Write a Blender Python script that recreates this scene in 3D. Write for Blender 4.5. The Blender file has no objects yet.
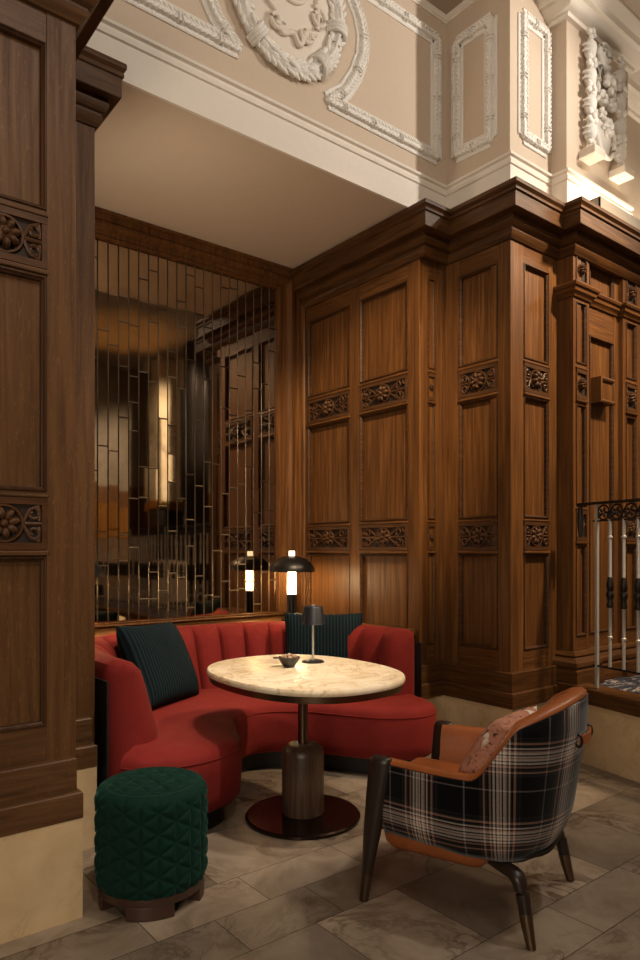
import bpy, bmesh, math, random
from mathutils import Vector, Matrix, noise as mnoise
C = bpy.context.scene
COL = C.collection
PI = math.pi
random.seed(7)
R = math.radians

# ------------------------------------------------------------------ camera, world, lights, exposure
cam_d = bpy.data.cameras.new('camera'); cam = bpy.data.objects.new('camera', cam_d); COL.objects.link(cam)
cam_d.sensor_fit = 'VERTICAL'; cam_d.sensor_height = 36; cam_d.lens = 690/960*36
cam_d.shift_y = 71/960
cam_d.clip_start = .05
cam.location = (0, 0, 1.38); cam.rotation_euler = (R(90), 0, -R(38.579))
C.camera = cam
C.view_settings.view_transform = 'Standard'; C.view_settings.look = 'None'
C.view_settings.gamma = 1; C.view_settings.use_curve_mapping = False
C.view_settings.exposure = 0.2
W = bpy.data.worlds.new('world'); C.world = W; W.use_nodes = True
W.node_tree.nodes['Background'].inputs[0].default_value = (1, .8, .6, 1)
W.node_tree.nodes['Background'].inputs[1].default_value = .02

def look(o, tgt):
    o.rotation_euler = (Vector(tgt)-o.location).to_track_quat('-Z', 'Y').to_euler()
def area(name, loc, tgt, size, power, col=(1, .78, .55), sy=None):
    l = bpy.data.lights.new(name, 'AREA'); l.energy = power; l.color = col; l.size = size
    if sy: l.shape = 'RECTANGLE'; l.size_y = sy
    o = bpy.data.objects.new(name, l); COL.objects.link(o); o.location = loc; look(o, tgt); return o
def spot(name, loc, tgt, power, ang, blend=.5, rad=.08, col=(1, .78, .55)):
    l = bpy.data.lights.new(name, 'SPOT'); l.energy = power; l.color = col; l.spot_size = R(ang); l.spot_blend = blend
    l.shadow_soft_size = rad
    o = bpy.data.objects.new(name, l); COL.objects.link(o); o.location = loc; look(o, tgt); return o
area('hall_ceiling_lamp', (.8, -.4, 5.0), (1.2, .8, 0), 1.6, 22, (1, .90, .78))
area('soffit_fill_area', (-1.9, -.9, 1.9), (2.6, 3.6, 2.8), 1.2, 60, (1, .83, .64))  # unseen fill light added to lift the soffit and panels, no fixture
spot('frieze_spot', (4.70, 1.0, 4.75), (2.9, 3.27, 4.1), 170, 80, .9, .05, (1, .92, .82))
area('frieze_lamp', (1.6, .2, 4.9), (2.6, 3.27, 4.4), .6, 16, (1, .92, .82))
spot('booth_spot', (1.9, 1.3, 4.95), (1.70, 3.5, .5), 420, 34, .8, .10, (1, .84, .66))
spot('table_spot', (2.6, 1.6, 4.95), (2.2, 2.95, .7), 150, 22, .7, .08, (1, .88, .72))
spot('panel_spot', (1.7, .9, 4.95), (3.44, 4.0, 1.9), 950, 31, .7, .06, (1, .74, .46))
spot('pier_spot', (4.5, .7, 4.9), (4.1, 2.7, 2.2), 640, 58, .8, .1, (1, .74, .46))
spot('armchair_spot', (3.3, .4, 4.95), (2.3, 1.7, .4), 165, 44, .8, .12, (1, .90, .78))
spot('soffit_fill_spot', (1.27, 3.55, 2.45), (2.7, 4.1, 3.69), 26, 125, .9, .08, (1, .82, .62))  # added spot without a fixture, hidden behind the pilaster, brightens the soffit
spot('left_panel_spot', (.2, -.8, 4.6), (.6, 2.6, 1.6), 130, 50, .8, .1, (1, .78, .54))

# ------------------------------------------------------------------ materials
def lin(*c):
    return tuple(((v/255)/12.92 if v/255 <= .04045 else ((v/255+.055)/1.055)**2.4) for v in c)
class NT:
    def __init__(s, name):
        s.m = bpy.data.materials.new(name); s.m.use_nodes = True
        s.t = s.m.node_tree; s.n = s.t.nodes; s.b = s.n['Principled BSDF']
    def node(s, typ, **kw):
        x = s.n.new(typ)
        for k, v in kw.items():
            if k.startswith('i_'):
                k2 = k[2:]; k2 = int(k2) if k2.isdigit() else k2.replace('_', ' ')
                x.inputs[k2].default_value = v
            else: setattr(x, k, v)
        return x
    def link(s, a, b): s.t.links.new(a, b)
    def set(s, **kw):
        for k, v in kw.items():
            v = tuple(v)+(1,) if isinstance(v, tuple) and len(v) == 3 else v
            s.b.inputs[k.replace('_', ' ')].default_value = v
        return s
    def mapped(s, scale, rot=(0, 0, 0), coord='Object'):
        tc = s.node('ShaderNodeTexCoord'); mp = s.node('ShaderNodeMapping')
        mp.inputs['Scale'].default_value = scale; mp.inputs['Rotation'].default_value = rot
        s.link(tc.outputs[coord], mp.inputs['Vector']); return mp.outputs[0]
    def noise(s, vec, scale, detail=4, rough=.55, dist=0):
        x = s.node('ShaderNodeTexNoise'); x.inputs['Scale'].default_value = scale
        x.inputs['Detail'].default_value = detail; x.inputs['Roughness'].default_value = rough
        x.inputs['Distortion'].default_value = dist
        if vec is not None: s.link(vec, x.inputs['Vector'])
        return x.outputs['Fac']
    def ramp(s, fac, stops, mode='LINEAR'):
        x = s.node('ShaderNodeValToRGB'); cr = x.color_ramp; cr.interpolation = mode
        while len(cr.elements) < len(stops): cr.elements.new(.5)
        for e, (p, c) in zip(cr.elements, stops):
            e.position = p; e.color = tuple(c)+(1,) if len(c) == 3 else c
        s.link(fac, x.inputs[0]); return x.outputs[0]
    def mix(s, fac, a, b, mode='MIX'):
        x = s.node('ShaderNodeMix', data_type='RGBA', blend_type=mode)
        for sock, v in ((x.inputs[0], fac), (x.inputs[6], a), (x.inputs[7], b)):
            if hasattr(v, 'links'): s.link(v, sock)
            else: sock.default_value = v if not isinstance(v, tuple) or len(v) == 4 else tuple(v)+(1,)
        return x.outputs[2]
    def math(s, op, a, b=None):
        x = s.node('ShaderNodeMath', operation=op)
        for i, v in enumerate((a, b)):
            if v is None: continue
            if hasattr(v, 'links'): s.link(v, x.inputs[i])
            else: x.inputs[i].default_value = v
        return x.outputs[0]
    def base(s, c): s.link(c, s.b.inputs['Base Color'])
    def bump(s, h, strength=.2, dist=.01):
        x = s.node('ShaderNodeBump'); x.inputs['Strength'].default_value = strength; x.inputs['Distance'].default_value = dist
        s.link(h, x.inputs['Height']); s.link(x.outputs[0], s.b.inputs['Normal'])

def plain(name, col, rough=.5, metal=0, sheen=0, spec=.5, **kw):
    t = NT(name).set(Base_Color=col, Roughness=rough, Metallic=metal)
    t.b.inputs['Specular IOR Level'].default_value = spec
    if sheen: t.set(Sheen_Weight=sheen, Sheen_Roughness=.4)
    for k, v in kw.items(): t.set(**{k: v})
    return t.m

def oak(name, horizontal=False, dark=(.034, .0125, .0038), mid=(.125, .050, .0138), light=(.25, .110, .033), flecks=0.0, rough=.42):
    t = NT(name)
    sc = (3, 3, 55) if horizontal else (38, 38, 1.6)
    v = t.mapped(sc)
    n = t.noise(v, 1.0, 6, .6, .6)
    v2 = t.mapped((1.2, 1.2, 6) if horizontal else (5, 5, .5))
    n2 = t.noise(v2, 1.0, 3, .5, .3)
    c = t.ramp(n, [(.25, dark), (.5, mid), (.78, light)])
    c2 = t.mix(t.ramp(n2, [(.3, (.0, .0, .0)), (.75, (1, 1, 1))]), c, tuple(x*.62 for x in mid), 'MIX')
    c3 = t.mix(.5, c, c2)
    if flecks:
        fv = t.mapped((110, 110, 26), (R(0), R(32), 0))
        f = t.noise(fv, 1.0, 3, .5, .8)
        m = t.ramp(f, [(.60, (0, 0, 0)), (.68, (flecks,)*3)])
        c3 = t.mix(m, c3, tuple(min(1, x*1.7) for x in light))
    t.base(c3)
    t.link(t.ramp(n, [(.2, (rough+.12,)*3), (.8, (rough-.06,)*3)]), t.b.inputs['Roughness'])
    t.bump(n, .12, .004)
    t.b.inputs['Specular IOR Level'].default_value = .25
    return t.m
M = {}
M['oak'] = oak('oak_vertical_grain')
M['oak_h'] = oak('oak_horizontal_grain', True)
M['oak_dark'] = oak('oak_dark_moulding', True, (.022, .008, .003), (.062, .025, .008), (.12, .052, .018))
M['oak_fleck_dark'] = oak('oak_fleck_dark_moulding', False, (.028, .012, .006), (.062, .028, .013), (.11, .052, .025))
M['oak_cornice'] = oak('oak_darker_horizontal', True, (.026, .0095, .003), (.080, .033, .0095), (.155, .068, .022))  # horizontal oak grain in darker tones for cornices, bases and landing trim
M['oak_fleck'] = oak('oak_flecked_vertical', False, (.046, .021, .009), (.118, .054, .020), (.185, .091, .036), .22, .45)
M['oak_fleck_h'] = oak('oak_flecked_horizontal', True, (.04, .018, .008), (.105, .050, .021), (.165, .084, .037), .10, .42)
M['oak_carved'] = oak('oak_carved', True, (.03, .013, .006), (.085, .037, .015), (.14, .065, .028), 0, .4)
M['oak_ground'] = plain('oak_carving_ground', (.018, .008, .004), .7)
M['black_wood'] = plain('black_stained_wood', (.012, .008, .006), .45)

def marble(name, a, b, vein, scale=1.6, rough=.3, vs=.5):
    t = NT(name)
    v = t.mapped((1, 1, 1))
    n = t.noise(v, scale*1.5, 5, .6, .5)
    c = t.ramp(n, [(.3, a), (.7, b)])
    n2 = t.noise(v, scale, 8, .62, 1.8)
    d = t.math('ABSOLUTE', t.math('SUBTRACT', n2, .5))
    m = t.ramp(d, [(.0, (vs,)*3), (.035, (0, 0, 0))])
    n3 = t.noise(v, scale*.7, 2, .5, 0)
    mm = t.math('MULTIPLY', m, t.ramp(n3, [(.42, (0, 0, 0)), (.6, (1, 1, 1))]))
    t.base(t.mix(mm, c, vein)); t.set(Roughness=rough); return t.m
M['plinth_marble'] = marble('cream_plinth_marble', lin(192, 166, 128), lin(208, 184, 148), lin(130, 92, 58), 4.5, .35, .30)
M['column_marble'] = marble('veined_white_marble', lin(225, 205, 170), lin(240, 225, 195), lin(90, 60, 40), 1.7, .25, .9)
M['grey_stone'] = marble('grey_stone', lin(120, 108, 92), lin(140, 126, 108), lin(80, 70, 60), 2, .4, .4)

def table_marble():
    t = NT('cream_onyx_top')
    v = t.mapped((1, 1, 1))
    n = t.noise(v, 5, 8, .65, 1.6)
    c = t.ramp(n, [(.26, lin(214, 188, 150)), (.45, lin(232, 214, 182)), (.6, lin(242, 228, 202)), (.8, lin(250, 240, 222))])
    n2 = t.noise(v, 3.2, 6, .6, 2.2)
    d = t.math('ABSOLUTE', t.math('SUBTRACT', n2, .52))
    c = t.mix(t.ramp(d, [(0, (.6,)*3), (.03, (0, 0, 0))]), c, lin(170, 125, 75))
    t.base(c); t.set(Roughness=.33); return t.m
M['table_marble'] = table_marble()

def floor_mat():
    t = NT('travertine_slabs')
    at = t.node('ShaderNodeAttribute', attribute_name='tone')
    v = t.mapped((1, 1, 1))
    add = t.node('ShaderNodeVectorMath', operation='MULTIPLY_ADD'); t.link(at.outputs['Color'], add.inputs[0])
    add.inputs[1].default_value = (37, 53, 11); t.link(v, add.inputs[2]); vv = add.outputs[0]
    n = t.noise(vv, 3.2, 8, .66, 1.2)
    c = t.ramp(n, [(.25, lin(122, 108, 92)), (.5, lin(154, 138, 120)), (.75, lin(176, 162, 144))])
    n2 = t.noise(vv, 2.6, 9, .65, 2.0)
    d = t.math('ABSOLUTE', t.math('SUBTRACT', n2, .5))
    n3 = t.noise(vv, 1.7, 2, .5, 0)
    m = t.math('MULTIPLY', t.ramp(d, [(0, (.95,)*3), (.04, (0, 0, 0))]), t.ramp(n3, [(.44, (0, 0, 0)), (.62, (1, 1, 1))]))
    c = t.mix(m, c, lin(84, 62, 46))
    sep = t.node('ShaderNodeSeparateColor'); t.link(at.outputs['Color'], sep.inputs[0])
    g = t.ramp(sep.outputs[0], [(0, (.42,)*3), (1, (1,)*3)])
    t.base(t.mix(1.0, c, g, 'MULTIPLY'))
    t.link(t.ramp(n, [(.2, (.42,)*3), (.8, (.26,)*3)]), t.b.inputs['Roughness'])
    t.bump(n, .03, .01)
    return t.m
M['floor'] = floor_mat()
M['grout'] = plain('floor_grout', lin(70, 58, 46), .8)

def plaster(name, col, b=.05):
    t = NT(name); v = t.mapped((1, 1, 1)); n = t.noise(v, 30, 4)
    t.base(t.mix(t.ramp(n, [(.3, (0, 0, 0)), (.7, (.25,)*3)]), col, tuple(x*.86 for x in col)))
    t.set(Roughness=.75); t.bump(n, b, .005); return t.m
M['beige'] = plaster('beige_painted_plaster', lin(206, 186, 164))
M['white'] = plaster('off_white_painted_plaster', lin(232, 222, 208))
M['soffit'] = plaster('taupe_soffit_paint', lin(214, 194, 170))
M['ceiling'] = plaster('brown_grey_ceiling_paint', lin(175, 160, 142))
def ornament():
    t = NT('carved_stucco'); v = t.mapped((1, 1, 1))
    n = t.noise(v, 42, 5, .6, 1.5)
    t.set(Base_Color=lin(236, 230, 221), Roughness=.6); t.bump(n, .5, .015); return t.m
M['stucco'] = ornament()
M['stucco_plain'] = plaster('white_stucco', lin(228, 216, 200), .1)

def mirror_mat():
    t = NT('bronze_tinted_mirror')
    v = t.mapped((1, 1, 1)); n = t.noise(v, 6, 5, .6, .5)
    t.base(t.ramp(n, [(.3, (.38, .29, .20)), (.7, (.50, .39, .28))]))
    t.set(Metallic=1.0, Roughness=.035); return t.m
M['mirror'] = mirror_mat()
M['mirror_back'] = plain('mirror_backing', (.01, .008, .006), .6)

def velvet(name, col, sheen_col, sheen=.7, nscale=60):
    t = NT(name); v = t.mapped((1, 1, 1)); n = t.noise(v, 9, 5, .6, .8)
    t.base(t.mix(t.ramp(n, [(.35, (0, 0, 0)), (.7, (.5,)*3)]), col, tuple(x*.68 for x in col)))
    t.set(Roughness=.85, Sheen_Weight=sheen, Sheen_Roughness=.35, Sheen_Tint=sheen_col)
    t.b.inputs['Specular IOR Level'].default_value = .15
    n2 = t.noise(v, 260, 2); t.bump(n2, .12, .003); return t.m
M['red'] = velvet('red_velvet', (.20, .019, .016), (1, .34, .2), .13)
M['green'] = velvet('green_velvet', (.003, .024, .017), (.25, .75, .55), .16)
def pinstripe():
    t = NT('teal_pinstripe_velvet'); tc = t.node('ShaderNodeUVMap')
    sp = t.node('ShaderNodeSeparateXYZ'); t.link(tc.outputs[0], sp.inputs[0])
    x = t.math('SINE', t.math('MULTIPLY', sp.outputs[0], 2*PI*44))
    c = t.ramp(t.math('MULTIPLY_ADD', x, .5), [(.0, (0, 0, 0)), (1, (1, 1, 1))])
    f = t.node('ShaderNodeMath', operation='MULTIPLY_ADD'); t.link(x, f.inputs[0]); f.inputs[1].default_value = .5; f.inputs[2].default_value = .5
    t.base(t.ramp(f.outputs[0], [(.15, (.002, .005, .007)), (.8, (.0065, .019, .026))]))
    t.set(Roughness=.8); t.b.inputs['Specular IOR Level'].default_value = .12
    t.bump(f.outputs[0], .5, .004); return t.m
M['pinstripe'] = pinstripe()

def plaid():
    t = NT('black_white_plaid_wool'); uv = t.node('ShaderNodeUVMap')
    sp = t.node('ShaderNodeSeparateXYZ'); t.link(uv.outputs[0], sp.inputs[0])
    K = (.006, .006, .008); G = (.07, .065, .07); Wt = (.72, .66, .62); P = (.50, .34, .28); L = (.30, .27, .27)
    st = [(0, K), (.10, L), (.118, K), (.29, G), (.315, K), (.33, P), (.355, G), (.385, K), (.40, P), (.425, G), (.445, Wt), (.47, K), (.485, Wt), (.515, P), (.53, Wt), (.55, K), (.565, Wt), (.595, P), (.615, K), (.63, Wt),
          (.65, G), (.675, K), (.69, P), (.715, G), (.74, K), (.755, G), (.78, K)]
    outs = []
    for k, (per, off) in enumerate(((.30, .95), (.29, .26))):
        ma = t.node('ShaderNodeMath', operation='MULTIPLY_ADD'); t.link(sp.outputs[k], ma.inputs[0])
        ma.inputs[1].default_value = 1/per; ma.inputs[2].default_value = off
        outs.append(t.ramp(t.math('FRACT', ma.outputs[0]), st, 'CONSTANT'))
    tw = t.node('ShaderNodeMath', operation='ADD'); t.link(sp.outputs[0], tw.inputs[0]); t.link(sp.outputs[1], tw.inputs[1])
    s = t.math('SINE', t.math('MULTIPLY', tw.outputs[0], 2*PI*170))
    f2 = t.node('ShaderNodeMath', operation='MULTIPLY_ADD'); t.link(s, f2.inputs[0]); f2.inputs[1].default_value = .12; f2.inputs[2].default_value = .5
    c = t.mix(f2.outputs[0], outs[0], outs[1])
    gm = t.node('ShaderNodeGamma'); t.link(c, gm.inputs[0]); gm.inputs[1].default_value = 1.45; c = gm.outputs[0]
    n = t.noise(t.mapped((1, 1, 1)), 190, 3)
    c = t.mix(.35, c, t.ramp(n, [(.3, (.35,)*3), (.7, (1.25,)*3)]), 'MULTIPLY')
    t.base(c); t.set(Roughness=.9, Sheen_Weight=.15); t.b.inputs['Specular IOR Level'].default_value = .1
    t.bump(n, .2, .003); return t.m
M['plaid'] = plaid()
def leather():
    t = NT('tan_orange_leather'); v = t.mapped((1, 1, 1)); n = t.noise(v, 7, 4)
    t.base(t.ramp(n, [(.3, (.25, .070, .018)), (.7, (.36, .105, .028))])); t.set(Roughness=.42)
    t.bump(t.noise(v, 220, 2), .08, .002); return t.m
M['leather'] = leather()
def floral():
    t = NT('salmon_floral_print'); v = t.mapped((1, 1, 1)); n = t.noise(v, 16, 5, .6, 2.5)
    c = t.ramp(n, [(.36, (.05, .02, .018)), (.42, (.42, .17, .10)), (.56, (.52, .25, .16)), (.60, (.20, .05, .035)), (.64, (.50, .24, .15))])
    n2 = t.noise(v, 7, 2, .5, 1); c = t.mix(t.ramp(n2, [(.62, (0, 0, 0)), (.64, (1, 1, 1))]), c, (.75, .68, .58))
    t.base(c); t.set(Roughness=.8); return t.m
M['floral'] = floral()
def walnut():
    t = NT('dark_walnut'); v = t.mapped((30, 30, 1.5)); n = t.noise(v, 1, 5, .6, .6)
    t.base(t.ramp(n, [(.3, (.045, .026, .017)), (.7, (.13, .075, .048))])); t.set(Roughness=.38); return t.m
M['walnut'] = walnut()
M['chair_wood'] = plain('dark_stained_ash', (.022, .013, .009), .38)
M['ferrule'] = plain('bronze_ferrule', (.17, .12, .08), .35, 1)
M['bronze'] = plain('brushed_bronze', (.20, .13, .085), .32, 1)
M['dark_bronze'] = plain('polished_dark_bronze', (.030, .016, .011), .16, .75)
M['black_metal'] = plain('black_satin_metal', (.010, .009, .009), .38, .3)
M['grey_metal'] = plain('charcoal_metal', (.020, .020, .024), .4, .5)
M['steel'] = plain('pale_steel_bar', (.50, .48, .45), .42, .35)
M['iron'] = plain('dark_wrought_iron', (.030, .025, .022), .45, .7)
M['stool_wood'] = plain('reddish_brown_wood', (.050, .023, .015), .4)
M['plinth_black'] = plain('black_plinth', (.008, .006, .006), .5)
M['bowl'] = plain('dark_stoneware', (.018, .015, .014), .35)
M['nut'] = plain('roasted_nut', (.30, .17, .10), .6)
M['nut_pale'] = plain('pale_nut', (.50, .36, .25), .6)
M['brass'] = plain('warm_brass', (.55, .34, .10), .3, 1)
M['curtain'] = plain('amber_curtain', (.30, .13, .02), .8)
M['cloth'] = plain('white_table_linen', (.62, .56, .48), .8)
M['trough'] = plain('grey_trough_metal', lin(140, 134, 128), .5)
M['black'] = plain('black_panel', (.01, .008, .007), .6)
def glow(name, col, s):
    t = NT(name); t.set(Base_Color=col, Emission_Color=col, Emission_Strength=s); return t.m
M['tube_glow'] = glow('lit_glass_tube', (1, .76, .42), 42)
M['knob_glow'] = glow('lit_lamp_knob', (1, .82, .60), 2.2)
M['led'] = glow('led_strip', (1, .88, .70), 38)
def carpet():
    t = NT('navy_patterned_carpet'); v = t.mapped((1, 2.2, 1)); n = t.noise(v, 5, 6, .7, 2.2)
    t.base(t.ramp(n, [(.42, (.008, .010, .022)), (.52, (.02, .024, .05)), (.58, (.36, .32, .30)), (.66, (.05, .05, .08))]))
    t.set(Roughness=.95); return t.m
M['carpet'] = carpet()

# ------------------------------------------------------------------ mesh helpers
class MB:
    def __init__(s): s.v = []; s.f = []; s.uv = {}
    def add(s, vs, fs):
        o = len(s.v); s.v += [tuple(p) for p in vs]; s.f += [tuple(i+o for i in f) for f in fs]; return o
    def box(s, x0, x1, y0, y1, z0, z1):
        vs = [(x, y, z) for z in (z0, z1) for y in (y0, y1) for x in (x0, x1)]
        s.add(vs, [(0, 2, 3, 1), (4, 5, 7, 6), (0, 1, 5, 4), (2, 6, 7, 3), (0, 4, 6, 2), (1, 3, 7, 5)]); return s
    def rings(s, rs, close=True, caps=True):
        n = len(rs[0]); o = len(s.v)
        for r in rs: s.v += [tuple(p) for p in r]
        for i in range(len(rs)-1):
            for j in range(n if close else n-1):
                a = o+i*n+j; b = o+i*n+(j+1) % n
                s.f.append((a, b, b+n, a+n))
        if caps:
            s.f.append(tuple(o+j for j in reversed(range(n)))); s.f.append(tuple(o+(len(rs)-1)*n+j for j in range(n)))
        return s
    def lathe(s, prof, n=32, c=(0, 0, 0), caps=True):
        rs = [[(c[0]+r*math.cos(2*PI*j/n), c[1]+r*math.sin(2*PI*j/n), c[2]+z) for j in range(n)] for r, z in prof]
        return s.rings(rs, True, caps)
    def tube(s, pts, rad, n=10, flat=1.0, closed=False, up=(0, 0, 1)):
        pts = [Vector(p) for p in pts]; m = len(pts); rs = []
        for i, p in enumerate(pts):
            if closed: t = pts[(i+1) % m]-pts[i-1]
            else: t = pts[min(i+1, m-1)]-pts[max(i-1, 0)]
            t.normalize(); u = Vector(up)
            if abs(t.dot(u)) > .95: u = Vector((1, 0, 0)) if abs(t.x) < .9 else Vector((0, 1, 0))
            a = t.cross(u).normalized(); b = a.cross(t).normalized()
            r = rad(i/(m-1)) if callable(rad) else (rad[i] if isinstance(rad, (list, tuple)) else rad)
            rs.append([p+a*r*math.cos(2*PI*j/n)+b*r*flat*math.sin(2*PI*j/n) for j in range(n)])
        if closed: rs.append(rs[0])
        return s.rings(rs, True, not closed)
    def ball(s, c, rx, ry=None, rz=None, n=12, m=8, rot=None):
        ry = ry or rx; rz = rz or rx; rs = []
        for i in range(m+1):
            th = PI*i/m; rr = max(math.sin(th), .02)
            rs.append([Vector((rx*rr*math.cos(2*PI*j/n), ry*rr*math.sin(2*PI*j/n), -rz*math.cos(th))) for j in range(n)])
        if rot: rs = [[rot @ p for p in r] for r in rs]
        c = Vector(c); return s.rings([[p+c for p in r] for r in rs])
    def sweep(s, path, prof, closed_prof=True):
        """prof: list of (out, z); path: plan polyline, outward = right-hand side; mitred corners"""
        P = [Vector(p) for p in path]; n = len(P); rs = []
        for i in range(n):
            d0 = (P[i]-P[i-1]).normalized() if i > 0 else (P[1]-P[0]).normalized()
            d1 = (P[i+1]-P[i]).normalized() if i < n-1 else d0
            n0 = Vector((d0.y, -d0.x)); n1 = Vector((d1.y, -d1.x))
            mt = (n0+n1); mt = mt/ max(mt.dot(n0), .2)
            rs.append([(P[i].x+mt.x*o, P[i].y+mt.y*o, z) for o, z in prof])
        return s.rings(rs, closed_prof, closed_prof)
    def build(s, name, mat, parent=None, smooth=35, bevel=0, loc=None, rot=None, mats=None, bseg=2):
        me = bpy.data.meshes.new(name); me.from_pydata(s.v, [], s.f); me.update()
        bm = bmesh.new(); bm.from_mesh(me)
        bmesh.ops.recalc_face_normals(bm, faces=bm.faces)
        bm.to_mesh(me); bm.free()
        me.materials.append(mat)
        if smooth:
            me.shade_smooth(); me.set_sharp_from_angle(angle=R(smooth))
        o = bpy.data.objects.new(name, me); COL.objects.link(o)
        if parent: o.parent = parent
        if loc: o.location = loc
        if rot: o.rotation_euler = rot
        if bevel:
            b = o.modifiers.new('bevel', 'BEVEL'); b.width = bevel; b.segments = bseg; b.limit_method = 'ANGLE'; b.angle_limit = R(40)
        return o
def empty(name, loc=(0, 0, 0), rz=0):
    o = bpy.data.objects.new(name, None); COL.objects.link(o); o.location = loc; o.rotation_euler = (0, 0, rz); o.empty_display_size = .1; return o
def tag(o, label, cat, group=None):
    o['label'] = label; o['category'] = cat
    if group: o['group'] = group
    return o
def struct(o): o['kind'] = 'structure'; return o
def catmull(P, n, closed=False):
    P = [Vector(p) for p in P]; m = len(P); out = []
    segs = m if closed else m-1
    for i in range(segs):
        p0 = P[i-1] if (closed or i > 0) else P[0]*2-P[1]
        p1 = P[i % m]; p2 = P[(i+1) % m]
        p3 = P[(i+2) % m] if (closed or i+2 < m) else P[-1]*2-P[-2]
        for k in range(n):
            t = k/n
            out.append(.5*((2*p1)+(p2-p0)*t+(2*p0-5*p1+4*p2-p3)*t*t+(3*p1-p0-3*p2+p3)*t**3))
    if not closed: out.append(P[-1].copy())
    return out
def resample(P, n):
    L = [0]
    for a, b in zip(P, P[1:]): L.append(L[-1]+(b-a).length)
    out = []; j = 0
    for i in range(n):
        d = L[-1]*i/(n-1)
        while j < len(P)-2 and L[j+1] < d: j += 1
        t = (d-L[j])/max(L[j+1]-L[j], 1e-9); out.append(P[j].lerp(P[j+1], min(max(t, 0), 1)))
    return out, L[-1]
def normals2(P):
    out = []
    for i in range(len(P)):
        d = P[min(i+1, len(P)-1)]-P[max(i-1, 0)]; d = Vector((d.x, d.y)).normalized(); out.append(Vector((d.y, -d.x)))
    return out

# ------------------------------------------------------------------ room shell
# floor: slabs in rows of mixed width, aligned with the walls
def build_floor():
    rows = [-3.5, -3.03, -2.78, -2.3, -2.05, -1.6, -1.33, -.87, -.62, -.15, .1, .56, .82, 1.31, 1.545, 2.01, 2.26, 2.50, 2.97, 3.22, 3.69, 3.94, 4.4, 4.75]
    fixed = {13: [1.2, 1.74, 2.36, 2.9], 14: [1.14, 1.585, 2.0, 2.425, 2.84, 3.3], 15: [1.3, 1.72, 2.35, 2.87], 16: [1.07, 1.548, 2.05, 2.42, 2.9], 17: [1.05, 1.45, 2.04, 2.5, 3.1]}
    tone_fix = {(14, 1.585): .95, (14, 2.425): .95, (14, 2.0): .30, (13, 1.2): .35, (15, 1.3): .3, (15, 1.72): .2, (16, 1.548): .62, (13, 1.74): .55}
    rng = random.Random(3); vs = []; fs = []; tones = []
    for i in range(len(rows)-1):
        y0, y1 = rows[i], rows[i+1]
        xs = list(fixed.get(i, []))
        x = xs[0] if xs else rng.uniform(1.0, 1.5); lo = []
        while x > -3.2: x -= rng.uniform(.35, .7); lo.append(x)
        x = xs[-1] if xs else lo[0]+.5
        hi = [] if xs else [x]
        while x < 4.35: x += rng.uniform(.38, .62); hi.append(x)
        xs = sorted(lo+xs+hi)
        for a, b in zip(xs, xs[1:]):
            o = len(vs); g = .0015
            vs += [(a+g, y0+g, 0), (b-g, y0+g, 0), (b-g, y1-g, 0), (a+g, y1-g, 0)]; fs.append((o, o+1, o+2, o+3))
            t = tone_fix.get((i, a), rng.uniform(.15, .75))
            tones.append((t, rng.random(), rng.random(), 1))
    o = len(vs); vs += [(-3.6, -3.6, -.012), (4.6, -3.6, -.012), (4.6, 4.9, -.012), (-3.6, 4.9, -.012)]; fs.append((o, o+1, o+2, o+3)); tones.append((.2, 0, 0, 1))
    o = len(vs); vs += [(-3.6, -3.6, -.1), (4.6, -3.6, -.1), (4.6, 4.9, -.1), (-3.6, 4.9, -.1)]; fs.append((o+3, o+2, o+1, o)); tones.append((.2, 0, 0, 1))
    me = bpy.data.meshes.new('floor'); me.from_pydata(vs, [], fs); me.update()
    at = me.color_attributes.new('tone', 'FLOAT_COLOR', 'CORNER')
    k = 0
    for p in me.polygons:
        for li in p.loop_indices: at.data[li].color = tones[p.index]
    me.materials.append(M['floor']); me.materials.append(M['grout'])
    for p in me.polygons[-2:]: p.material_index = 1
    ob = bpy.data.objects.new('floor', me); COL.objects.link(ob); struct(ob)
build_floor()

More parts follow.
